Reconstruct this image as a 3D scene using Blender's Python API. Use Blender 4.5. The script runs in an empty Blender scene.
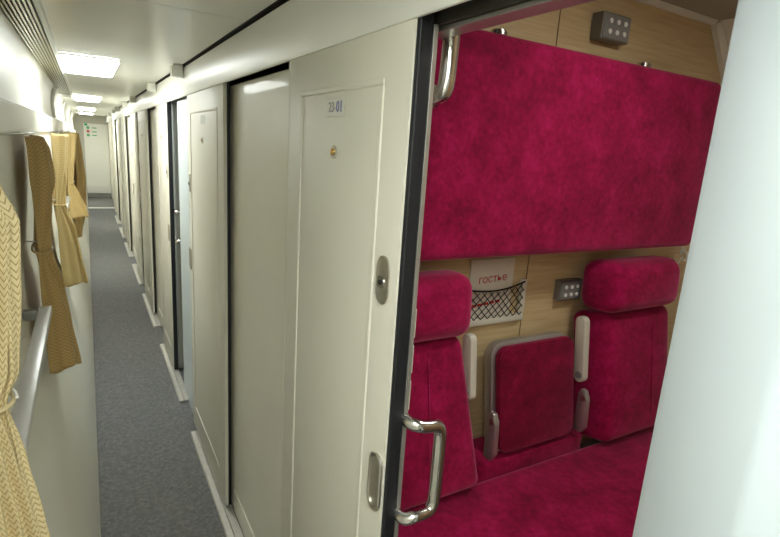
import bpy, bmesh, math, random
from mathutils import Vector, Matrix
random.seed(7)
SC = bpy.context.scene
COL = SC.collection

# ------------------------------------------------------------------ materials
def s2l(c):
    return tuple((x/12.92 if x <= .04045 else ((x+.055)/1.055)**2.4) for x in c)
def rgb(r, g, b):
    return (*s2l((r/255, g/255, b/255)), 1)
class N:
    def __init__(s, name):
        s.m = bpy.data.materials.new(name); s.m.use_nodes = True
        s.t = s.m.node_tree; s.b = s.t.nodes['Principled BSDF']
    def new(s, kind, **kw):
        n = s.t.nodes.new(kind)
        for k, v in kw.items(): setattr(n, k, v)
        return n
    def link(s, a, b): s.t.links.new(a, b)
    def math(s, op, a, b=None):
        n = s.new('ShaderNodeMath', operation=op)
        for i, v in enumerate((a, b)):
            if v is None: continue
            if isinstance(v, (int, float)): n.inputs[i].default_value = v
            else: s.link(v, n.inputs[i])
        return n.outputs[0]
    def noise(s, scale, detail=3, vec=None, rough=.6):
        n = s.new('ShaderNodeTexNoise'); n.inputs['Scale'].default_value = scale
        n.inputs['Detail'].default_value = detail; n.inputs['Roughness'].default_value = rough
        if vec is None:
            vec = s.new('ShaderNodeTexCoord').outputs['Object']
        s.link(vec, n.inputs['Vector'])
        return n.outputs['Fac']
    def ramp(s, fac, stops):
        r = s.new('ShaderNodeValToRGB')
        e = r.color_ramp.elements
        while len(e) < len(stops): e.new(.5)
        for x, (p, c) in zip(e, stops): x.position = p; x.color = c
        s.link(fac, r.inputs['Fac']); return r.outputs['Color']
    def bump(s, h, strength=.2, dist=.002):
        b = s.new('ShaderNodeBump'); b.inputs['Strength'].default_value = strength
        b.inputs['Distance'].default_value = dist
        s.link(h, b.inputs['Height']); s.link(b.outputs['Normal'], s.b.inputs['Normal'])

def plain(name, col, rough=.5, metal=0, var=.04, scale=6, coat=0):
    n = N(name)
    a = tuple(min(1, c*(1-var)) for c in col[:3])+(1,); b = tuple(min(1, c*(1+var)) for c in col[:3])+(1,)
    f = n.noise(scale)
    n.link(n.ramp(f, [(.3, a), (.7, b)]), n.b.inputs['Base Color'])
    n.b.inputs['Roughness'].default_value = rough; n.b.inputs['Metallic'].default_value = metal
    n.b.inputs['Coat Weight'].default_value = coat
    return n.m
M = {}
M['door'] = plain('door_paint', rgb(219, 216, 203), .5, 0, .02, 3)
M['panel'] = plain('panel_paint', rgb(230, 227, 214), .5, 0, .02, 3, .1)
M['wall'] = plain('wall_laminate', rgb(234, 232, 221), .42, 0, .02, 3)
M['white'] = plain('white_paint', rgb(232, 232, 226), .4, 0, .01, 4)
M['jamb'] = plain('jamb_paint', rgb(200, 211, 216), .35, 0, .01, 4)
M['ceil'] = plain('ceiling_paint', rgb(230, 230, 222), .3, 0, .02, 2)
M['fascia'] = plain('fascia_paint', rgb(228, 228, 222), .32, 0, .02, 2)
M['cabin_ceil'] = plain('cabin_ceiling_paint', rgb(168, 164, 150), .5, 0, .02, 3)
M['blind'] = plain('blind_cloth', rgb(225, 224, 214), .8, 0, .03, 40)
M['alu'] = plain('brushed_aluminium', rgb(190, 190, 186), .35, .8, .05, 60)
M['strip'] = plain('strip_metal', rgb(188, 186, 178), .45, .35, .08, 40)
M['chrome'] = plain('polished_steel', rgb(205, 203, 198), .18, 1, .02, 8)
M['steel'] = plain('satin_steel', rgb(200, 196, 186), .3, 1, .03, 30)
M['brass'] = plain('brass', rgb(190, 150, 70), .25, 1, .05, 60)
M['rubber'] = plain('black_rubber', rgb(24, 26, 30), .5, 0, .08, 20)
M['dark'] = plain('dark_channel', rgb(30, 30, 28), .6, 0, .1, 20)
M['trackm'] = plain('track_metal', rgb(84, 82, 74), .45, .6, .05, 20)
M['plastic'] = plain('white_plastic', rgb(205, 200, 184), .4, 0, .02, 10)
M['greyplastic'] = plain('grey_plastic', rgb(138, 138, 134), .4, .2, .03, 10)
M['greybox'] = plain('grey_box', rgb(120, 116, 108), .45, .3, .05, 20)
M['paper'] = plain('paper', rgb(214, 206, 190), .8, 0, .03, 30)
M['red'] = plain('red_ink', rgb(190, 40, 30), .7)
M['green'] = plain('green_ink', rgb(40, 170, 110), .7)
M['blue'] = plain('blue_ink', rgb(116, 118, 168), .6)
M['greyink'] = plain('grey_ink', rgb(168, 168, 172), .6)
M['platem'] = plain('plate_white', rgb(206, 206, 194), .4)
M['railm'] = plain('rail_metal', rgb(206, 206, 204), .35, .3, .03, 30)
M['enddoor'] = plain('end_wall_paint', rgb(190, 188, 176), .5, 0, .02, 3)
M['joint'] = plain('panel_joint', rgb(120, 98, 66), .7)
M['cord'] = plain('black_cord', rgb(22, 20, 20), .7)
M['slot'] = plain('vent_slot', rgb(66, 60, 44), .7)
M['vent'] = plain('vent_metal', rgb(176, 170, 142), .35, .2, .03, 10)

def velvet(name='crimson_velvet', st=((112, 4, 44), (148, 12, 64), (180, 24, 88))):
    n = N(name)
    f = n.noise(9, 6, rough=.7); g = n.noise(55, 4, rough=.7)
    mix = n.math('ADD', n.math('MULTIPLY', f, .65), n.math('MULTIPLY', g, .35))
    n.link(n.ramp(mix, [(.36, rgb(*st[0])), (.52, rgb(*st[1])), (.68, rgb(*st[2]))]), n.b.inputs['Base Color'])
    n.b.inputs['Roughness'].default_value = .85
    n.b.inputs['Specular IOR Level'].default_value = .15
    n.b.inputs['Sheen Weight'].default_value = .6
    n.b.inputs['Sheen Roughness'].default_value = .4
    n.b.inputs['Sheen Tint'].default_value = (1, .3, .5, 1)
    n.bump(mix, .35, .004)
    return n.m
M['velvet'] = velvet()
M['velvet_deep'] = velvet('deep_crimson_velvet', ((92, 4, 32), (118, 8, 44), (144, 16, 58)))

def carpet():
    n = N('grey_carpet')
    g = n.noise(420, 3, rough=.8); f = n.noise(60, 4)
    mix = n.math('ADD', n.math('MULTIPLY', g, .7), n.math('MULTIPLY', f, .3))
    n.link(n.ramp(mix, [(.36, rgb(78, 79, 80)), (.5, rgb(110, 110, 110)), (.64, rgb(150, 149, 146))]), n.b.inputs['Base Color'])
    n.b.inputs['Roughness'].default_value = .95
    n.bump(mix, .5, .003)
    return n.m
M['carpet'] = carpet()

def wood():
    n = N('oak_laminate')
    tc = n.new('ShaderNodeTexCoord'); mp = n.new('ShaderNodeMapping')
    n.link(tc.outputs['Object'], mp.inputs['Vector']); mp.inputs['Scale'].default_value = (1.2, 1.2, 26)
    f = n.noise(3.0, 5, mp.outputs['Vector'], .65)
    n.link(n.ramp(f, [(.3, rgb(186, 162, 118)), (.5, rgb(200, 176, 132)), (.7, rgb(212, 190, 148))]), n.b.inputs['Base Color'])
    n.b.inputs['Roughness'].default_value = .5
    return n.m
M['wood'] = wood()

def chevron(name, base, lo):
    n = N(name)
    uv = n.new('ShaderNodeUVMap'); sx = n.new('ShaderNodeSeparateXYZ'); n.link(uv.outputs['UV'], sx.inputs[0])
    z = n.math('PINGPONG', n.math('ADD', sx.outputs[0], 10.0), .009)
    v = n.math('ADD', n.math('ADD', sx.outputs[1], 20.0), n.math('MULTIPLY', z, 1.1))
    w = n.math('PINGPONG', v, .0062)
    f = n.math('DIVIDE', w, .0062)
    n.link(n.ramp(f, [(.1, lo), (.35, base), (1, base)]), n.b.inputs['Base Color'])
    n.b.inputs['Roughness'].default_value = .6
    n.b.inputs['Sheen Weight'].default_value = .2
    n.b.inputs['Sheen Tint'].default_value = (1, .9, .6, 1)
    return n.m
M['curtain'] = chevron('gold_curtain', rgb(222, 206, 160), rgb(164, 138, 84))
M['curtain_mid'] = chevron('mid_gold_curtain', rgb(206, 180, 122), rgb(158, 128, 70))  # same gold cloth, part of the shade put into the colour
M['curtain_shaded'] = chevron('shaded_gold_curtain', rgb(188, 158, 100), rgb(148, 118, 66))  # same gold cloth again, deeper shade mixed into the colour

def emit(name, col, st):
    n = N(name)
    n.b.inputs['Base Color'].default_value = (.9, .9, .9, 1)
    n.b.inputs['Emission Color'].default_value = col
    n.b.inputs['Emission Strength'].default_value = st
    return n.m
M['lamp'] = emit('corridor_diffuser', (.96, 1, .975, 1), 20.5)
M['lamp_in'] = emit('cabin_diffuser', (.98, 1, .95, 1), 48.0)

# ------------------------------------------------------------------ mesh helpers
def bm_new(): return bmesh.new()
def box(bm, x0, x1, y0, y1, z0, z1, bev=0, seg=2, mat=None):
    t = bmesh.new()
    bmesh.ops.create_cube(t, size=1)
    for v in t.verts:
        v.co = Vector(((x0+x1)/2+v.co.x*(x1-x0), (y0+y1)/2+v.co.y*(y1-y0), (z0+z1)/2+v.co.z*(z1-z0)))
    if bev:
        bmesh.ops.bevel(t, geom=t.edges[:], offset=bev, segments=seg, profile=.5, affect='EDGES')
    if mat is not None: t.transform(mat)
    merge(bm, t)
def merge(bm, t):
    me = bpy.data.meshes.new('tmp'); t.to_mesh(me); t.free(); bm.from_mesh(me); bpy.data.meshes.remove(me)
def prism(bm, pts, axis, a0, a1, bev=0):
    """polygon pts in the two other axes, extruded along axis"""
    def co(p, a):
        return {'x': (a, p[0], p[1]), 'y': (p[0], a, p[1]), 'z': (p[0], p[1], a)}[axis]
    t = bmesh.new()
    lo = [t.verts.new(co(p, a0)) for p in pts]; hi = [t.verts.new(co(p, a1)) for p in pts]
    t.faces.new(lo); t.faces.new(hi[::-1])
    n = len(pts)
    for i in range(n): t.faces.new((lo[i], hi[i], hi[(i+1) % n], lo[(i+1) % n]))
    bmesh.ops.recalc_face_normals(t, faces=t.faces)
    if bev: bmesh.ops.bevel(t, geom=t.edges[:], offset=bev, segments=2, profile=.5, affect='EDGES')
    merge(bm, t)
def smooth_path(pts, it=3, closed=False):
    pts = [Vector(p) for p in pts]
    for _ in range(it):
        q = [] if closed else [pts[0]]
        n = len(pts)
        for i in range(n if closed else n-1):
            a, b = pts[i], pts[(i+1) % n]
            q += [a.lerp(b, .25), a.lerp(b, .75)]
        if not closed: q.append(pts[-1])
        pts = q
    return pts
def tube(bm, pts, r, n=14, closed=False, cap=True):
    pts = [Vector(p) for p in pts]
    rings = []; prev = None
    m = len(pts)
    for i, p in enumerate(pts):
        if closed: d = pts[(i+1) % m]-pts[i-1]
        else: d = pts[min(i+1, m-1)]-pts[max(i-1, 0)]
        d.normalize()
        if prev is None:
            u = d.orthogonal().normalized()
        else:
            u = (prev-d*prev.dot(d)).normalized()
        prev = u; w = d.cross(u)
        rings.append([bm.verts.new(p+(u*math.cos(2*math.pi*k/n)+w*math.sin(2*math.pi*k/n))*r) for k in range(n)])
    for i in range(m if closed else m-1):
        a, b = rings[i], rings[(i+1) % m]
        for k in range(n): bm.faces.new((a[k], a[(k+1) % n], b[(k+1) % n], b[k]))
    if cap and not closed:
        bm.faces.new(rings[0][::-1]); bm.faces.new(rings[-1])
def disc(bm, c, axis, r, d, n=20, bev=0):
    t = bmesh.new()
    bmesh.ops.create_cone(t, cap_ends=True, segments=n, radius1=r, radius2=r, depth=d)
    if bev: bmesh.ops.bevel(t, geom=[e for e in t.edges if e.calc_length() < 2.2*math.pi*r/n*1.01 and abs(e.verts[0].co.z-e.verts[1].co.z) < 1e-6], offset=bev, segments=2, affect='EDGES')
    rot = {'z': Matrix(), 'x': Matrix.Rotation(math.pi/2, 4, 'Y'), 'y': Matrix.Rotation(math.pi/2, 4, 'X')}[axis]
    t.transform(Matrix.Translation(c) @ rot); merge(bm, t)
def stadium(cy, cz, w, h, n=10):
    r = w/2; pts = []
    for k in range(n+1):
        a = math.pi*k/n; pts.append((cy+r*math.cos(a), cz+h/2-r+r*math.sin(a)))
    for k in range(n+1):
        a = math.pi+math.pi*k/n; pts.append((cy+r*math.cos(a), cz-h/2+r+r*math.sin(a)))
    return pts
def rrect(x0, x1, z0, z1, r, n=6):
    pts = []
    for cx, cz, a0 in ((x1-r, z1-r, 0), (x0+r, z1-r, 90), (x0+r, z0+r, 180), (x1-r, z0+r, 270)):
        for k in range(n+1):
            a = math.radians(a0+90*k/n); pts.append((cx+r*math.cos(a), cz+r*math.sin(a)))
    return pts
def link(name, bm, mat, parent=None, smooth=False, origin=None):
    bmesh.ops.recalc_face_normals(bm, faces=bm.faces)
    me = bpy.data.meshes.new(name)
    if origin is None and parent is not None: origin = parent.matrix_world.translation if False else ORI.get(parent.name, Vector())
    if origin is None:
        if len(bm.verts):
            xs = [v.co for v in bm.verts]
            origin = Vector((sum(c.x for c in xs)/len(xs), sum(c.y for c in xs)/len(xs), min(c.z for c in xs)))
        else: origin = Vector()
    origin = Vector(origin)
    bm.transform(Matrix.Translation(-origin))
    bm.to_mesh(me); bm.free()
    me.materials.append(mat)
    if smooth:
        for p in me.polygons: p.use_smooth = True
    o = bpy.data.objects.new(name, me); COL.objects.link(o)
    if parent is not None:
        o.parent = parent
        o.location = origin-ORI.get(parent.name, Vector())
    else:
        o.location = origin
    ORI[o.name] = origin
    if smooth == 'auto': autosmooth(o)
    return o
def autosmooth(o, ang=40):
    me = o.data
    bm = bmesh.new(); bm.from_mesh(me)
    for e in bm.edges:
        e.smooth = len(e.link_faces) == 2 and e.calc_face_angle(0) < math.radians(ang)
    bm.to_mesh(me); bm.free()
ORI = {}
def tag(o, label=None, cat=None, group=None, kind=None):
    if label: o['label'] = label
    if cat: o['category'] = cat
    if group: o['group'] = group
    if kind: o['kind'] = kind
    return o
def thing(name, loc, label, cat, group=None, kind=None):
    o = bpy.data.objects.new(name, None); COL.objects.link(o); o.location = loc; o.empty_display_size = .05
    ORI[o.name] = Vector(loc)
    return tag(o, label, cat, group, kind)
def bx(name, mat, parent, *a, smooth=False, **k):
    bm = bm_new(); box(bm, *a, **k); return link(name, bm, mat, parent, smooth)
def text(name, body, mat, parent, origin, size, right, up, ext=.0006):
    """lettering as mesh: right/up are world directions of the reading frame"""
    c = bpy.data.curves.new(name, 'FONT'); c.body = body; c.size = size; c.extrude = ext
    c.align_x = 'CENTER'; c.align_y = 'CENTER'; c.resolution_u = 3
    o = bpy.data.objects.new('tmp_text', c); COL.objects.link(o)
    bpy.context.view_layer.update()
    dg = bpy.context.evaluated_depsgraph_get()
    me = bpy.data.meshes.new_from_object(o.evaluated_get(dg))
    bpy.data.objects.remove(o); bpy.data.curves.remove(c)
    r = Vector(right).normalized(); u = Vector(up).normalized(); n = r.cross(u)
    mt = Matrix((r, u, n)).transposed().to_4x4(); mt.translation = Vector(origin)
    bm = bm_new(); bm.from_mesh(me); bpy.data.meshes.remove(me); bm.transform(mt)
    return link(name, bm, mat, parent)

# ------------------------------------------------------------------ layout (metres, origin at the lens)
FL = -1.65           # floor
CE = .36             # corridor ceiling
PER = 2.97           # pitch of a pair of cabins
YB, YE = -2.4, 15.2  # corridor ends
XO = 2.5             # outer wall of the cabins
CC = .62             # cabin ceiling

# ---- floor
bm = bm_new(); box(bm, -.05, 2.6, YB, 13.0, FL-.04, FL); box(bm, -.3, 2.6, 13.0, YE+.05, FL-.04, FL-.001)
tag(link('floor', bm, M['carpet']), 'grey speckled carpet running down the corridor', 'floor', kind='structure')
tag(bx('trim_1', M['white'], None, -.03, .47, 12.93, 13.03, FL+.001, FL+.016, bev=.003), 'white strip across the far end of the carpet', 'trim', kind='structure')

# ---- ceiling of the corridor in panels with open joints
bm = bm_new()
joints = [YB, -.72, 1.72, 4.95, 8.6, 12.1, YE]
for a, b in zip(joints, joints[1:]): box(bm, -.26, .452, a+.002, b-.002, CE, CE+.02, bev=.001, seg=1)
box(bm, -.3, .5, YB, YE, CE+.03, CE+.05)
tag(link('ceiling', bm, M['ceil']), 'pale satin ceiling panels over the corridor', 'ceiling', kind='structure')

# ---- left wall: leans out from the floor to the window line, then up to the roof
prof = [(-.036, FL), (-.036, FL+.05), (-.09, -1.2), (-.15, -.90), (-.187, -.82), (-.198, -.74), (-.2, -.03),
        (-.232, .0), (-.238, .10), (-.243, .18), (-.240, .25), (-.228, .31), (-.208, .348), (-.20, CE+.02),
        (-.30, CE+.02), (-.30, FL)]
bm = bm_new(); prism(bm, prof, 'y', YB, YE)
o = link('wall_left', bm, M['wall'], None, 'auto'); tag(o, 'pale curved side wall of the corridor below and above the windows', 'wall', kind='structure')

# ---- end walls
bm = bm_new(); box(bm, -.3, .54, YE, YE+.04, FL, CE)
tag(link('wall_end', bm, M['enddoor']), 'pale wall closing the far end of the corridor', 'wall', kind='structure')
bm = bm_new(); box(bm, -.3, 2.6, YB-.04, YB, FL, CC)
tag(link('wall_rear', bm, M['wall']), 'pale wall behind the camera', 'wall', kind='structure')

# ---- right wall with the cabin openings
bm = bm_new()
ops = [(-.03, .80), (PER-.03, PER+.80)]
edges = [YB]+[e for p in ops for e in p]+[YE]
for i in range(0, len(edges), 2):
    box(bm, .50, .53, edges[i], edges[i+1], FL, .23)
tag(link('wall_right', bm, M['panel']), 'cream partition wall carrying the cabin doors', 'wall', kind='structure')
# skirting pieces on the plain wall stretches
# ---- bright jamb panels beside each opening
n = 1
for k in range(5):
    y = PER*k
    bm = bm_new()
    g = .26 if k == 1 else 0
    prism(bm, [(.48, y-.03), (.48, y+g+.176), (.484, y+g+.187), (.546, y+g+.30), (.556, y+g+.3115), (.575, y+g+.3115), (.575, y-.03)] if k < 2 else
          [(.48, y-.03), (.48, y+.17), (.4995, y+.20), (.4995, y-.03)], 'z', FL, .198)
    n += 1
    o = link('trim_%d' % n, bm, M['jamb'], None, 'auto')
    tag(o, ['broad white rounded door jamb filling the right edge of the photo', 'white jamb panel before the open doorway further down the corridor',
            'white jamb panel of the third cabin pair', 'white jamb panel of the fourth cabin pair', 'white jamb panel by the corridor end'][k], 'door jamb', kind='structure')
# ---- skirting along plain stretches
for k in range(5):
    y = PER*k; n += 1
    tag(bx('baseboard_right_%d' % (k+1), M['panel'], None, .494, .4995, y+1.36, y+2.09, FL+.002, FL+.11, bev=.002),
        'low cream skirting on plain wall panel, %s' % ['beside the nearest door', 'second from the camera', 'third from the camera', 'fourth from the camera', 'farthest down the corridor'][k], 'skirting', kind='structure')

# ---- header: fascia with the door track behind its lip
bm = bm_new()
prism(bm, [(.452, .212), (.456, .205), (.462, .205), (.465, .215), (.474, .35), (.462, .35)], 'y', YB, YE)
o = link('trim_20', bm, M['fascia'], None, 'auto'); tag(o, 'long pale fascia running above all the cabin doors', 'fascia', kind='structure')
bm = bm_new(); box(bm, .455, .5, YB, YE, CE, CE+.02); box(bm, .466, .4995, YB, YE, .236, .25)
tag(link('trim_21', bm, M['dark']), 'dark sliding door track behind the fascia', 'track', kind='structure')
bm = bm_new(); box(bm, .5, .545, YB, YE, .202, CC)
tag(link('trim_22', bm, M['trackm']), 'dull metal head beam over the doorway', 'head beam', kind='structure')
bm = bm_new(); box(bm, .51, .548, .29, .80, .194, .2015, bev=.0015)
tag(link('trim_23', M and bm, M['alu']), 'thin metal edge along the top of the doorway', 'trim', kind='structure')

# ------------------------------------------------------------------ sliding doors
def leaf_mesh(y0, y1, x0=.46, x1=.488):
    """door leaf with a raised moulding frame around a sunk field"""
    z0, z1 = FL+.022, .222
    bm = bm_new(); box(bm, x0, x1, y0, y1, z0, z1, bev=.003)
    a, b, c, d = y0+.10, y1-.10, z0+.14, .112
    w = .012
    for (p, q, r, s) in ((a-w, b+w, d, d+w), (a-w, b+w, c-w, c), (a-w, a, c, d), (b, b+w, c, d)):
        box(bm, x0-.0035, x0+.004, p, q, r, s, bev=.003, seg=2)
    return bm
doors = []
def make_door(num, y0, y1, lead, label, plate=None, handle=False):
    """lead: y of the leading edge side ('near' or 'far')"""
    t = thing('door_%d' % num, (.474, (y0+y1)/2, FL+.022), label, 'sliding door', 'cabin doors along the corridor', 'structure')
    ya, yb = y0, y1
    link('door_leaf', leaf_mesh(ya+.012, yb-.012), M['door'], t, 'auto')
    s = 1 if lead == 'near' else -1
    le = y0 if lead == 'near' else y1
    for e, sg in ((y0, 1), (y1, -1)):
        trail = e != le
        bm = bm_new(); box(bm, .4755 if trail else .4615, .4875, min(e, e+sg*.0115), max(e, e+sg*.0115), FL+.022, .222, bev=.003)
        tag(link('edge_seal', bm, M['rubber'], t), 'black rubber edge seal')
        if trail: bx('edge_cap', M['door'], t, .4605, .475, min(e, e+sg*.0115), max(e, e+sg*.0115), FL+.022, .222, bev=.002)
    bm = bm_new(); ye = le+s*.001
    box(bm, .4885, .4975, min(ye, ye+s*.05), max(ye, ye+s*.05), FL+.03, .2, bev=.001)
    edge = link('edge_profile', bm, M['alu'], t)
    # lock plate
    cy = le+s*.06
    bm = bm_new(); prism(bm, stadium(cy, -.232, .046, .092), 'x', .4555, .4598, bev=.0015)
    lp = link('lock_plate', bm, M['steel'], t, 'auto')
    bm = bm_new(); disc(bm, (.4545, cy, -.236), 'x', .012, .004, 20)
    link('keyhole_ring', bm, M['chrome'], lp, 'auto')
    bm = bm_new(); disc(bm, (.4520, cy, -.236), 'x', .005, .003, 12); link('keyhole', bm, M['dark'], lp)
    # flush pull
    bm = bm_new()
    pts = [(.4575, y, z) for y, z in stadium(cy-s*.02, -.638, .042, .118, 8)]
    tube(bm, pts, .0042, 8, closed=True)
    prism(bm, stadium(cy-s*.02, -.638, .036, .112), 'x', .4582, .4597)
    link('flush_pull', bm, M['steel'], t, 'auto')
    # peephole
    py = (y0+y1)/2
    bm = bm_new(); disc(bm, (.4580, py, -.011), 'x', .0135, .004, 24)
    ph = link('peephole', bm, M['steel'], t, 'auto')
    bm = bm_new(); disc(bm, (.4552, py, -.011), 'x', .0075, .002, 16); link('peephole_lens', bm, M['brass'], ph)
    # number plate
    bm = bm_new(); box(bm, .4582, .4597, py-.046, py+.046, .062, .100, bev=.0005, seg=1)
    pl = link('number_plate', bm, M['platem'], t)
    if plate:
        text('berth_number', plate[0], M['greyink'], pl, (.4577, py+.014, .081), .030, (0, -1, 0), (0, 0, 1))
        text('berth_number', plate[1], M['blue'], pl, (.4577, py-.022, .081), .032, (0, -1, 0), (0, 0, 1))
    if handle:
        bm = bm_new()
        zt, zb = -.497, -.688
        p = [(.493, y0-.0125+.016, zt+.006), (.497, y0-.02, zt+.006), (.515, y0-.028, zt), (.556, y0-.026, zt-.004), (.558, y0-.026, zt-.05), (.558, y0-.026, zb+.05), (.556, y0-.026, zb), (.515, y0-.028, zb), (.497, y0-.02, zb-.008), (.493, y0-.0125+.016, zb-.008)]
        tube(bm, smooth_path(p, 3), .0128, 16)
        tag(link('pull_handle', bm, M['chrome'], t, True), 'polished steel D-shaped pull handle')
        for za, zb2 in ((-.33, -.275), (-.40, -.345), (-.475, -.415)):
            bm = bm_new(); box(bm, .4978, .5015, y0+.004, y0+.014, za, zb2, bev=.0008, seg=1)
            link('edge_clip', bm, M['plastic'], t)
    return t
make_door(1, .737, 1.352, 'near', 'nearest cream cabin door, slid open, with black edge and steel D handle', ('23-', '01'), True)
make_door(2, 2.105, 2.935, 'far', 'closed cream cabin door past the plain wall panel, second from the camera')
make_door(3, PER+.737, PER+1.352, 'near', 'open cream cabin door with a dark gap before it, third from the camera', None, True)
make_door(4, PER+2.105, PER+2.935, 'far', 'closed cream cabin door, fourth from the camera')
num = 5
words = ['fifth', 'sixth', 'seventh', 'eighth', 'ninth', 'tenth']
for k in (2, 3, 4):
    make_door(num, PER*k+.245, PER*k+.90, 'far', 'closed cream cabin door, %s from the camera' % words[num-5]); num += 1
    if k < 4:
        make_door(num, PER*k+2.105, PER*k+2.935, 'far', 'closed cream cabin door, %s from the camera' % words[num-5]); num += 1

# ---- threshold strips (floor guides)
spans = []
for k in range(5):
    spans += [(PER*k+.26, PER*k+1.30), (PER*k+1.75, PER*k+2.83)]
spans = [s for s in spans if s[1] < 13.0]
wd = ['beneath the nearest door', 'under the second door, in the foreground', 'before the dark open doorway', 'fourth along the corridor', 'fifth along the corridor', 'sixth along the corridor', 'seventh along the corridor', 'eighth along the corridor', 'ninth along the corridor']
for i, (a, b) in enumerate(spans):
    bm = bm_new()
    prism(bm, [(.425, FL+.0005), (.428, FL+.009), (.434, FL+.012), (.452, FL+.013), (.455, FL+.019), (.459, FL+.013), (.489, FL+.013), (.4925, FL+.0005)], 'y', a, b)
    t = thing('threshold_strip', (.457, (a+b)/2, FL), 'pale metal threshold strip on the carpet, '+wd[i], 'threshold strip', 'threshold strips along the doors')
    link('strip', bm, M['strip'], t)
    for j in range(5):
        yy = a+.08+(b-a-.16)*j/4
        bm = bm_new(); disc(bm, (.443, yy, FL+.0132), 'z', .004, .0014, 10); link('screw', bm, M['steel'], t)
    for e in (a, b):
        bm = bm_new(); box(bm, .426, .4915, e-.002 if e == a else e+.0002, e-.0002 if e == a else e+.002, FL+.0005, FL+.0125); link('end_cap', bm, M['alu'], t)

# ---- small white boxes along the top of the fascia
cubes = [3.02, 4.24, 3.02+PER, 4.24+PER, 3.02+2*PER, 4.24+2*PER, 3.02+3*PER]
cw = ['largest and nearest', 'second nearest', 'third nearest', 'fourth nearest', 'fifth nearest', 'sixth nearest', 'farthest']
for y, w in zip(cubes, cw):
    t = thing('signal_box', (.44, y, .30), 'small white box on the fascia under the ceiling, '+w, 'wall box', 'small boxes along the fascia')
    bx('housing', M['white'], t, .405, .4545, y-.035, y+.035, .298, .358, bev=.004)
    bx('front_cover', M['plastic'], t, .400, .4048, y-.029, y+.029, .304, .352, bev=.002)

# ------------------------------------------------------------------ corridor ceiling lights
lw = ['above the camera', 'brightest and nearest in view', 'second nearest in view', 'third in view', 'farthest, close to the end door']
for (a, b), w in zip([(-.66, .26), (3.13, 4.05), (6.66, 7.75), (10.2, 11.2), (13.1, 14.0)], lw):
    t = thing('ceiling_light', (.04, (a+b)/2, CE-.014), 'long bright rectangular ceiling light, '+w, 'ceiling light', 'ceiling lights along the corridor')
    bm = bm_new()
    x0, x1 = -.09, .17
    prism(bm, rrect(x0, x1, a, b, .03), 'z', CE-.013, CE-.003)
    link('diffuser', bm, M['lamp'], t)
    bm = bm_new()
    tube(bm, [(x, y, CE-.006) for x, y in rrect(x0-.007, x1+.007, a-.007, b+.007, .036)], .0055, 8, closed=True)
    link('frame', bm, M['white'], t, True)

# ------------------------------------------------------------------ left side: vent, pelmet, windows, curtains, rails
t = thing('air_vent', (-.155, 3.0, CE-.012), 'long slatted air vent grille along the ceiling edge above the windows', 'air vent')
bx('backing', M['slot'], t, -.205, -.105, -.9, 6.45, CE-.005, CE-.0012)
for i in range(7):
    x = -.2+.0128*i
    bm = bm_new(); prism(bm, [(x, CE-.006), (x+.007, CE-.006), (x+.008, CE-.014), (x+.001, CE-.014)], 'y', -.9, 6.45); link('slat', bm, M['vent'], t)
bm = bm_new(); prism(bm, [(-.108, CE-.001), (-.108, CE-.017), (-.104, CE-.019), (-.094, CE-.013), (-.09, CE-.001)], 'y', -.9, 6.46); link('edge_rail', bm, M['white'], t)
for y in (-.9, 6.44): bx('end_cap', M['vent'], t, -.206, -.1085, y, y+.02, CE-.018, CE-.0065)
t = thing('ceiling_speaker', (-.15, 6.8, CE-.01), 'dark ceiling grille just past the end of the slatted vent', 'ceiling grille')
bx('grille', M['greybox'], t, -.195, -.115, 6.56, 7.2, CE-.012, CE-.002, bev=.002)
bm = bm_new(); tube(bm, [(x, y, CE-.007) for x, y in rrect(-.2, -.11, 6.55, 7.21, .02)], .005, 8, closed=True); link('rim', bm, M['white'], t, True)

# arched ribs of the side wall
for i, (y, w) in enumerate(((5.5, 'nearer the camera'), (8.0, 'further along'), (10.4, 'near the corridor end'))):
    bm = bm_new()
    prism(bm, [(-.236, .085), (-.218, .085), (-.222, .19), (-.215, .26), (-.2, .31), (-.18, .334), (-.205, .334), (-.226, .305), (-.239, .25), (-.242, .18)], 'y', y, y+.12)
    tag(link('trim_%d' % (30+i), bm, M['white'], None, 'auto'), 'white curved rib above the pelmet, '+w, 'wall rib', kind='structure')

t = thing('curtain_pelmet', (-.215, 4.0, -.022), 'long pale pelmet board from which the gold curtains hang', 'pelmet')
bx('front_board', M['wall'], t, -.2, -.188, -1.2, 8.6, -.0225, .066, bev=.002)
bx('top_ledge', M['white'], t, -.2295, -.1895, -1.2, 8.6, .0665, .072, bev=.002)
bm = bm_new(); tube(bm, [(-.192, -1.2, -.0262), (-.192, 8.6, -.0262)], .003, 8); 
link('curtain_rod', bm, M['alu'], t, True)

def window(num, y0, y1, label):
    t = thing('window_%d' % num, (-.2, (y0+y1)/2, -.74), label, 'window', None, 'structure')
    z0, z1 = -.72, -.045
    bm = bm_new()
    for a in ((y0, y1, z0, z0+.03), (y0, y1, z1-.03, z1), (y0, y0+.03, z0+.03, z1-.03), (y1-.03, y1, z0+.03, z1-.03)):
        box(bm, -.1995, -.190, *a, bev=.002)
    link('window_frame', bm, M['white'], t)
    bx('roller_blind', M['blind'], t, -.1993, -.197, y0+.031, y1-.031, z0+.031, z1-.031)
window(1, -.45, .78, 'window with drawn pale blind beside the camera, behind the nearest curtain')
window(2, 2.52, 3.35, 'window with pale blind between the shaded gold curtain and the next gold one')
window(3, 4.72, 5.95, 'window with pale blind at the far curtains')
window(4, 7.3, 8.5, 'farthest window along the corridor')

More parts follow.
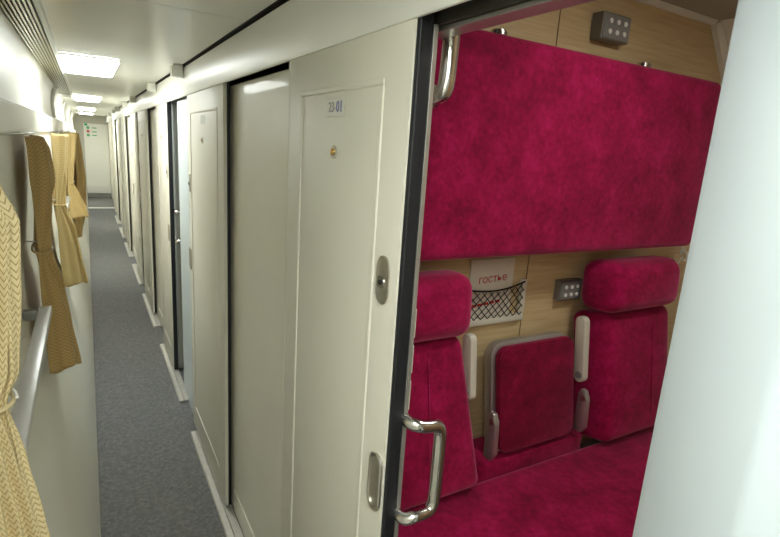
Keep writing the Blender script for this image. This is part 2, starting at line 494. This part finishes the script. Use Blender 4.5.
def curtain(name, y0, rows, tie_z, mat, label, depth=.42, pl=5, wallx=-.178):
    """rows: (z, xA, xB) outer silhouettes top to bottom; the cloth runs from A (at y0) to the bulge B and back to the wall"""
    t = thing(name, (-.15, y0, rows[-1][0]), label, 'curtain', 'gold curtains at the corridor windows')
    # resample rows in z
    zs = [r[0] for r in rows]
    def samp(z, j):
        for i in range(len(zs)-1):
            if zs[i] >= z >= zs[i+1]:
                f = (zs[i]-z)/(zs[i]-zs[i+1])
                g = f*f*(3-2*f)*.5+f*.5
                return rows[i][j]*(1-g)+rows[i+1][j]*g
        return rows[-1][j]
    nz, nu = 70, 110
    bm = bm_new(); uvl = bm.loops.layers.uv.new('UVMap'); grid = []
    W = .55
    for i in range(nz+1):
        z = zs[0]+(zs[-1]-zs[0])*i/nz
        xa, xb = samp(z, 1), samp(z, 2)+(.008 if depth > .2 else 0)
        k = min(1, abs(z-tie_z)/.22)           # gathered at the tie
        dep = depth*(.25+.75*k)
        A = Vector((xa, y0-.0, 0)); B = Vector((xb, y0+.05, 0)); B2 = Vector((xb-.012*k, y0+.05+dep*.35, 0)); Cc = Vector((min(wallx, xa), y0+.05+dep, 0))
        path = smooth_path([A, A.lerp(B, .5), A.lerp(B, .92), B, B.lerp(B2, .2), B2, B2.lerp(Cc, .6), Cc], 2)
        L = [0]
        for a, b in zip(path, path[1:]): L.append(L[-1]+(b-a).length)
        row = []
        for j in range(nu+1):
            s = j/nu*L[-1]; q = 0
            while q < len(L)-2 and L[q+1] < s: q += 1
            f = (s-L[q])/max(1e-9, L[q+1]-L[q]); p = path[q].lerp(path[q+1], f)
            d = (path[q+1]-path[q]).normalized(); nrm = Vector((d.y, -d.x, 0))
            u = j/nu
            amp = (.0045+.005*k)*(min(1, u*6))*min(1, (1-u)*6)
            ph = 2*math.pi*pl*u*(1.6 if True else 1)+.7*math.sin(z*5+y0)
            p = p+nrm*(amp*math.sin(ph)-amp)
            p.x = max(p.x, -.186)
            row.append(bm.verts.new((p.x, p.y, z-.006*k*math.sin(ph*.5)*(1 if i == nz else 0))))
        grid.append(row)
    for i in range(nz):
        for j in range(nu):
            f = bm.faces.new((grid[i][j], grid[i][j+1], grid[i+1][j+1], grid[i+1][j]))
            for lp, (jj, ii) in zip(f.loops, ((j, i), (j+1, i), (j+1, i+1), (j, i+1))):
                lp[uvl].uv = (jj/nu*W, (zs[0]+(zs[-1]-zs[0])*ii/nz))
    o = link('cloth', bm, mat, t, True)
    m = o.modifiers.new('thickness', 'SOLIDIFY'); m.thickness = .0015
    # tie band and its wall hook
    xa, xb = samp(tie_z, 1), samp(tie_z, 2)
    bm = bm_new()
    y1 = y0+.05+depth*.26
    pts = [(xa-.004, y0-.01, tie_z), (xb+.006, y0+.03, tie_z-.004), (xb+.006, y0+.09, tie_z), (min(wallx, xa)+.004, y1+.02, tie_z+.01), (min(wallx, xa)+.002, y0+.02, tie_z+.008)]
    pp = smooth_path(pts, 2, closed=True)
    tube(bm, pp, .0035, 8, closed=True)
    tb = link('tie_band', bm, mat, t, True)
    bm = bm_new(); tube(bm, smooth_path([(-.199, y1, tie_z+.012), (-.17, y1-.02, tie_z+.012), (xb-.0, y0+.10, tie_z+.006), (xb+.012, y0+.05, tie_z+.006), (xb+.014, y0+.035, tie_z+.012)], 2), .003, 8)
    tag(link('tie_hook', bm, M['white'], t, True), 'small white hook')
    return t
curtain('curtain', .95, [(-.031, -.186, -.14), (-.065, -.186, -.125), (-.102, -.186, -.114), (-.124, -.186, -.104), (-.148, -.186, -.096), (-.262, -.186, -.103), (-.40, -.186, -.117), (-.454, -.186, -.137), (-.56, -.184, -.119), (-.69, -.18, -.100), (-.84, -.175, -.078)],
        -.454, M['curtain'], 'nearest gold zigzag-patterned curtain at the left edge of the photo', pl=5, depth=.03)
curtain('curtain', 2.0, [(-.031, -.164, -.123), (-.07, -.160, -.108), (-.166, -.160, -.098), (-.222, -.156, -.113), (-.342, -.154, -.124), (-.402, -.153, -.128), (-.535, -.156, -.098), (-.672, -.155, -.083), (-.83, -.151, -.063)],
        -.402, M['curtain_shaded'], 'gold curtain with shade put into its colour, tied above the end of the nearest handrail', pl=6)
curtain('curtain', 3.3, [(-.031, -.155, -.083), (-.11, -.156, -.093), (-.22, -.156, -.103), (-.403, -.157, -.121), (-.54, -.157, -.083), (-.68, -.157, -.063), (-.86, -.151, -.038)],
        -.403, M['curtain_mid'], 'light gold curtain tied at the middle, between the shaded one and the short flared one', pl=6)
curtain('curtain', 4.6, [(-.031, -.129, -.059), (-.15, -.130, -.073), (-.298, -.127, -.095), (-.396, -.133, -.107), (-.486, -.138, -.067), (-.59, -.139, -.026), (-.66, -.130, -.017)],
        -.396, M['curtain_mid'], 'short light gold curtain flaring widely into the corridor', pl=6)
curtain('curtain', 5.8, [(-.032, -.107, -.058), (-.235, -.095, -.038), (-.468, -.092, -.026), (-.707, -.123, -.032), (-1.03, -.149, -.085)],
        -.72, M['curtain_shaded'], 'farthest curtain, gold with shade in its colour, hanging straight behind the flared one', pl=5)

def handrail(y0, y1, z, label):
    t = thing('handrail', (-.14, (y0+y1)/2, z-.02), label, 'handrail', 'handrails under the windows')
    bm = bm_new(); box(bm, -.157, -.123, y0, y1, z-.012, z+.012, bev=.003, seg=2); link('bar', bm, M['railm'], t, 'auto')
    for y in (y0+.10, y1-.05):
        bm = bm_new(); box(bm, -.1975, -.1575, y, y+.032, z-.02, z+.012, bev=.005); link('bracket', bm, M['greyplastic'], t, 'auto')
    return t
handrail(1.04, 1.90, -.565, 'long silver handrail along the left wall in the foreground')
handrail(3.86, 4.55, -.50, 'short piece of grey handrail showing between the far gold curtains')

# ------------------------------------------------------------------ end of the corridor
t = thing('door_20', (.23, YE-.012, FL), 'pale door closing the far end of the corridor', 'door', None, 'structure')
bx('door_leaf', M['white'], t, -.03, .495, YE-.025, YE-.002, -1.54, .165, bev=.003)
bm = bm_new()
for a in ((.03, .44, -1.40, -1.388), (.03, .44, .02, .032), (.03, .042, -1.388, .02), (.428, .44, -1.388, .02)):
    box(bm, a[0], a[1], YE-.031, YE-.0255, a[2], a[3], bev=.002)
link('moulding', bm, M['wall'], t)
bx('kick_plate', M['greyplastic'], t, -.03, .495, YE-.027, YE-.002, FL+.002, -1.545, bev=.002)
t = thing('evacuation_sign', (.14, YE-.03, -.19), 'white sign with green and red symbols on the far end door', 'sign')
yy = YE-.0335
bx('board', M['white'], t, -.012, .285, yy, yy+.002, -.196, .163)
bx('corner_block', M['green'], t, -.008, .055, yy-.0012, yy-.0002, .11, .16)
for i, (z, m) in enumerate(((.065, 'green'), (-.025, 'red'), (-.115, 'green'))):
    bm = bm_new(); disc(bm, (.065, yy-.0008, z), 'y', .034, .001, 20); link('symbol', bm, M[m], t)
    bm = bm_new(); box(bm, .05, .08, yy-.0022, yy-.0015, z-.006, z+.006); link('symbol_mark', bm, M['platem'], t)
for z in (.06, -.035, -.12):
    bm = bm_new(); box(bm, .15, .25, yy-.0012, yy-.0002, z-.008, z+.014); link('text_line', bm, M['green'], t)

# ------------------------------------------------------------------ the cabin
bm = bm_new(); box(bm, .546, XO+.1, 1.38, 1.42, FL, CC)
tag(link('wall_partition', bm, M['wood']), 'light oak partition wall behind the seats and the berth', 'wall', kind='structure')
for i, y in enumerate((-.14, 2.86, 4.36)):
    bm = bm_new(); box(bm, .546, XO+.1, y, y+.04, FL, CC)
    tag(link('wall_partition_%d' % (i+2), bm, M['wood']), ['oak partition on the near side of the cabin', 'oak partition of the second cabin', 'oak partition of the third cabin'][i], 'wall', kind='structure')
bm = bm_new(); prism(bm, [(XO, FL), (XO, .42), (2.33, CC), (2.62, CC), (2.62, FL)], 'y', YB, YE)
tag(link('wall_outer', bm, M['wall']), 'pale outer wall of the cabins sloping in under the roof', 'wall', kind='structure')
bm = bm_new(); box(bm, .5, 2.62, YB, YE, CC, CC+.03)
tag(link('ceiling_cabin', bm, M['cabin_ceil']), 'pale cabin ceiling', 'ceiling', kind='structure')
# trims where the partition meets roof and outer wall
bm = bm_new(); prism(bm, [(.55, CC-.022), (2.30, CC-.022), (2.315, CC-.001), (.55, CC-.001)], 'y', 1.362, 1.379)
tag(link('trim_40', bm, M['wall']), 'pale trim along the top of the oak partition', 'trim', kind='structure')
bm = bm_new(); prism(bm, [(2.295, CC-.024), (2.325, CC-.002), (2.497, .418), (2.497, .3), (2.44, .3), (2.445, .40)], 'y', 1.355, 1.379)
tag(link('trim_41', bm, M['wall']), 'sloping grey corner trim beside the upper berth', 'trim', kind='structure')
bm = bm_new(); box(bm, 1.4165, 1.4195, 1.3775, 1.3797, -1.0, CC-.03)
tag(link('trim_42', bm, M['joint']), 'fine vertical joint in the oak panelling', 'trim', kind='structure')

# cabin lamp
t = thing('ceiling_light', (1.37, .51, CC-.02), 'small warm ceiling light inside the open cabin, above the doorway view', 'ceiling light')
bm = bm_new(); prism(bm, rrect(1.22, 1.52, .42, .60, .03), 'z', CC-.018, CC-.006); link('diffuser', bm, M['lamp_in'], t)
bm = bm_new(); tube(bm, [(x, y, CC-.008) for x, y in rrect(1.212, 1.528, .412, .608, .036)], .0065, 8, closed=True); link('frame', bm, M['white'], t, True)

# upper berth folded up against the partition
def pillow(bm, x0, x1, y0, y1, z0, z1, r=.03, bulge=.012, nx=24, nz=18, seed=1):
    """upholstered slab: front face at y0 swelling softly, rounded rim, flat back"""
    rnd = random.Random(seed)
    t = bmesh.new()
    box(t, x0, x1, y0, y1, z0, z1, bev=r, seg=5)
    # add resolution on the large faces
    for _ in range(4):
        es = [e for e in t.edges if e.calc_length() > .09]
        if not es: break
        bmesh.ops.subdivide_edges(t, edges=es, cuts=1, use_grid_fill=True)
    bmesh.ops.triangulate(t, faces=[f for f in t.faces if len(f.verts) > 4])
    cx, cz = (x0+x1)/2, (z0+z1)/2
    a1, a2, a3 = (rnd.uniform(0, 6) for _ in range(3))
    for v in t.verts:
        if v.co.y < y1-r:
            u = (v.co.x-cx)/((x1-x0)/2); w = (v.co.z-cz)/((z1-z0)/2)
            b = max(0, 1-abs(u)**3)*max(0, 1-abs(w)**3)
            v.co.y -= b*bulge+.0015*b*(math.sin(v.co.x*31+a1)*math.sin(v.co.z*27+a2))
    merge(bm, t)
t = thing('upper_berth', (1.4, 1.28, -.308), 'wide crimson velvet upper berth folded up against the oak wall', 'berth')
bm = bm_new(); pillow(bm, .60, 2.165, 1.2, 1.335, -.308, .342, .028, .008, seed=3); link('velvet_cushion', bm, M['velvet'], t, 'auto')
bx('berth_board', M['greyplastic'], t, .61, 2.155, 1.337, 1.36, -.29, .325, bev=.004)
for x in (1.06, 1.74):
    bm = bm_new(); disc(bm, (x, 1.262, .352), 'z', .026, .02, 20, .005)
    lt = link('latch', bm, M['chrome'], t, 'auto'); tag(lt, 'chrome latch knob on the top edge')
    bm = bm_new(); box(bm, x-.012, x+.012, 1.27, 1.345, .344, .350, bev=.002); link('latch_tongue', bm, M['chrome'], lt)

# bench seat
SZ = -1.10
t = thing('bench_seat', (1.35, .95, FL), 'crimson velvet bench seat across the bottom of the cabin', 'seat')
bm = bm_new(); box(bm, .56, 2.30, .66, 1.20, SZ-.13, SZ, bev=.03, seg=4); link('seat_cushion', bm, M['velvet'], t, 'auto')
bx('seat_base', M['greybox'], t, .58, 2.28, .72, 1.36, FL+.002, SZ-.132, bev=.004)
bm = bm_new(); box(bm, 1.125, 1.66, 1.205, 1.36, SZ-.12, SZ+.046, bev=.006, seg=2); tag(link('rear_ledge', bm, M['velvet'], t, 'auto'), 'narrow velvet ledge behind the seat')

def tilt(yp, zp, deg):
    return Matrix.Translation((0, yp, zp)) @ Matrix.Rotation(math.radians(deg), 4, 'X') @ Matrix.Translation((0, -yp, -zp))
def seat_back(x0, x1, label, grow, seed, hs=.002):
    t = thing('seat_back', ((x0+x1)/2, 1.25, SZ), label, 'seat backrest', 'seat backs on the oak wall')
    mt = tilt(1.23, SZ, -9.5)      # leans back towards the wall
    bm = bm_new(); pillow(bm, x0, x1, 1.118, 1.278, SZ+.012, -.568, .035, .012, seed=seed)
    for v in bm.verts:      # wider towards the seat on its inner side
        fz = max(0, min(1, (-.568-v.co.z)/.52)); fx = (v.co.x-x0)/(x1-x0)
        v.co.x += grow*fz*(fx if grow > 0 else 1-fx)
        ff = max(0, min(1, (1.278-v.co.y)/.15)); v.co.x += .032*ff*(1-2*fx)
    bm.transform(mt)
    b = link('backrest', bm, M['velvet'], t, 'auto')
    bm = bm_new(); tube(bm, [(x0+(x1-x0)*.62, 1.1045, z) for z in (SZ+.10, SZ+.3, -.62)], .0022, 6)
    for v in bm.verts:
        pass
    bm.transform(mt); link('seam', bm, M['velvet'], b, True)
    bm = bm_new(); pillow(bm, x0+hs, x1-.002+hs*1.0, 1.172, 1.335, -.558, -.356, .055, .018, seed=seed+1)
    for v in bm.verts:
        fx = (v.co.x-x0)/(x1-x0); ff = max(0, min(1, (1.335-v.co.y)/.16)); v.co.x += .02*ff*(1-2*fx)
    hm = tilt(1.27, -.45, -4); bm.transform(hm); link('headrest', bm, M['velvet'], t, 'auto')
    return t
seat_back(.57, 1.035, 'crimson velvet seat back and headrest behind the steel door handle', .075, 11)
seat_back(1.672, 2.135, 'crimson velvet seat back and headrest at the right, beside the white jamb', -.0001, 21, -.024)

def lever(x0, x1, yz0, yz1, label):
    t = thing('armrest', ((x0+x1)/2, yz0[0], yz0[1]), label, 'armrest', 'raised armrests at the seat backs')
    a = Vector((0, yz0[0], yz0[1])); b = Vector((0, yz1[0], yz1[1])); d = (b-a)
    ang = math.atan2(-(d.y), d.z)
    L = d.length
    bm = bm_new()
    prism(bm, rrect(-.024, .024, 0, L, .022), 'x', x0, x1, bev=.005)
    bm.transform(Matrix.Translation(a) @ Matrix.Rotation(ang, 4, 'X'))
    link('arm', bm, M['plastic'], t, 'auto')
    bm = bm_new(); disc(bm, ((x0+x1)/2, a.y-.0*ang, a.z+.03), 'x', .014, x1-x0+.008, 16); link('pivot', bm, M['greyplastic'], t, 'auto')
lever(1.058, 1.086, (1.232, -.80), (1.262, -.575), 'white raised armrest beside the left seat back')
lever(1.610, 1.640, (1.228, -.83), (1.262, -.573), 'white raised armrest between the folded tabletop and the right seat back')

# fold-up centre table
t = thing('folding_table', (1.36, 1.22, SZ+.08), 'folded centre table with velvet face and grey rim between the seats', 'folding table')
mt = tilt(1.21, -1.04, -9.5)
bm = bm_new(); prism(bm, rrect(1.200, 1.596, -1.038, -.632, .055, 8), 'y', 1.226, 1.268, bev=.006); bm.transform(mt); link('rim', bm, M['alu'], t, 'auto')
bm = bm_new(); pillow(bm, 1.178, 1.572, 1.192, 1.224, -1.028, -.636, .014, .010, seed=31)
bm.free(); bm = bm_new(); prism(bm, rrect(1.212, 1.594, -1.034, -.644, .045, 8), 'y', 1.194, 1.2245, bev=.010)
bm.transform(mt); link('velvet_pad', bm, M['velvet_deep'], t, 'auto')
for x in (1.142, 1.598):
    bm = bm_new(); prism(bm, [(1.175, SZ+.08), (1.158, SZ+.11), (1.165, SZ+.22), (1.180, SZ+.255), (1.20, SZ+.258), (1.212, SZ+.235), (1.21, SZ+.08)], 'x', x, x+.021, bev=.005)
    br = link('bracket', bm, M['alu'], t, 'auto')
    bm = bm_new(); disc(bm, (x+.0105, 1.183, SZ+.225), 'x', .012, .025, 14); link('pin', bm, M['steel'], br, 'auto')

# net pocket and brochure
t = thing('net_pocket', (1.27, 1.36, -.592), 'white-framed black net pocket on the oak wall beside the left headrest', 'net pocket')
yp = 1.372
bm = bm_new()
for a in ((1.09, 1.405, -.595, -.568), (1.382, 1.405, -.568, -.435), (1.09, 1.11, -.568, -.435)):
    box(bm, a[0], a[1], yp-.016, yp+.006, a[2], a[3], bev=.004)
link('frame', bm, M['plastic'], t, 'auto')
bm = bm_new()
def net_y(x, z): return yp-.017-.012*math.sin(math.pi*min(1, max(0, (x-1.1)/.29)))*min(1, (z+.575)/.12)
ztop = lambda x: -.452-.016*math.sin(math.pi*(x-1.1)/.29)+.01*(x-1.1)/.29
st = .031
def strand(x, z, dx):
    pts = []
    while z < ztop(min(max(x, 1.1), 1.39)) and 1.1 <= x <= 1.39:
        pts.append((x, net_y(x, z), z)); x += dx*.01; z += .01
    return pts
for dx in (1, -1):
    starts = [(1.1+st*i, -.570) for i in range(10)] + [((1.1 if dx > 0 else 1.39), -.570+st*i) for i in range(1, 5)]
    for x, z in starts:
        p = strand(x, z, dx)
        if len(p) > 1: tube(bm, p, .0017, 6)
tube(bm, [(1.1+.29*i/20, net_y(1.1+.29*i/20, ztop(1.1+.29*i/20)), ztop(1.1+.29*i/20)) for i in range(21)], .0032, 8)
tag(link('net', bm, M['cord'], t, True), 'black elastic mesh')
t = thing('brochure', (1.24, 1.365, -.565), 'cream brochure with red lettering standing in the net pocket', 'brochure')
bx('leaflet', M['paper'], t, 1.14, 1.342, 1.3705, 1.3755, -.566, -.352)
text('heading', 'гостье', M['red'], t, (1.245, 1.3700, -.425), .042, (1, 0, .05), (0, 0, 1), .0003)
bm = bm_new()
for i in range(5): box(bm, 1.158+.027*i, 1.180+.027*i, 1.3694, 1.3703, -.527+.0025*i, -.517+.0025*i)
link('red_line', bm, M['red'], t)

def control(x0, x1, z0, z1, d, label, seed):
    t = thing('control_panel', ((x0+x1)/2, 1.37, z0), label, 'switch panel', 'grey switch panels on the oak wall')
    y1 = 1.3785
    bx('housing', M['greybox'], t, x0, x1, y1-d, y1, z0, z1, bev=.004)
    w = x1-x0; h = z1-z0
    pl = bx('face_plate', M['greyplastic'], t, x0+.006, x1-.006, y1-d-.003, y1-d-.0003, z0+.006, z1-.006, bev=.001)
    for r in range(2):
        for c in range(3):
            bm = bm_new(); disc(bm, (x0+w*(.24+.26*c), y1-d-.006, z0+h*(.3+.38*r)), 'y', min(w, h)*.095, .005, 14, .001)
            link('button', bm, M['white'], t, 'auto')
control(1.575, 1.70, -.535, -.452, .03, 'grey switch panel with round buttons below the upper berth', 1)
control(1.575, 1.725, .430, .520, .05, 'thick grey switch box with round buttons above the upper berth', 2)

# small wire hook beside the right headrest
t = thing('coat_hook', (2.33, 1.36, -.42), 'small pale wire hook on the wall right of the headrest', 'hook')
bm = bm_new(); tube(bm, smooth_path([(2.24, 1.372, -.41), (2.28, 1.34, -.385), (2.31, 1.335, -.425), (2.34, 1.335, -.38), (2.36, 1.335, -.415), (2.40, 1.345, -.375), (2.41, 1.376, -.37)], 3), .0042, 8); link('wire', bm, M['plastic'], t, True)
bx('base_plate', M['plastic'], t, 2.39, 2.43, 1.3765, 1.3797, -.39, -.35, bev=.001)

# grab rail inside the doorway
t = thing('grab_rail', (.56, .78, .08), 'thick polished steel grab rail at the top inside the doorway', 'grab rail')
bm = bm_new(); tube(bm, smooth_path([(.551, .812, .100), (.553, .80, .102), (.557, .791, .110), (.559, .789, .145), (.559, .789, .3), (.559, .789, .45)], 3), .0155, 18); link('bar', bm, M['chrome'], t, True)
bm = bm_new(); disc(bm, (.5500, .82, .100), 'x', .022, .006, 20); link('flange', bm, M['chrome'], t, 'auto')
bm = bm_new(); disc(bm, (.5535, .789, .44), 'x', .02, .015, 20); link('flange', bm, M['chrome'], t, 'auto')

# ------------------------------------------------------------------ camera
P = Vector((390, 268.5)); V1 = Vector((85, 130)); V2 = Vector((238, 2530))
f = math.sqrt(-(V1-P).dot(V2-P))
y = Vector((V1.x-P.x, V1.y-P.y, f)).normalized(); z = -Vector((V2.x-P.x, V2.y-P.y, f)).normalized(); x = y.cross(z)
right = Vector((x[0], y[0], z[0])); down = Vector((x[1], y[1], z[1])); fwd = Vector((x[2], y[2], z[2]))
cam = bpy.data.cameras.new('camera'); co = bpy.data.objects.new('camera', cam); COL.objects.link(co)
cam.sensor_width = 36; cam.sensor_fit = 'HORIZONTAL'; cam.lens = 36*f/780; cam.clip_start = .02
co.matrix_world = Matrix((right, -down, -fwd)).transposed().to_4x4()
SC.camera = co

w = bpy.data.worlds.new('world'); SC.world = w; w.use_nodes = True
w.node_tree.nodes['Background'].inputs[0].default_value = (.02, .02, .02, 1)
SC.view_settings.view_transform = 'Standard'; SC.view_settings.look = 'None'
SC.view_settings.gamma = 1; SC.view_settings.use_curve_mapping = False
SC.view_settings.exposure = 0
SC.cycles.max_bounces = 10; SC.cycles.diffuse_bounces = 8
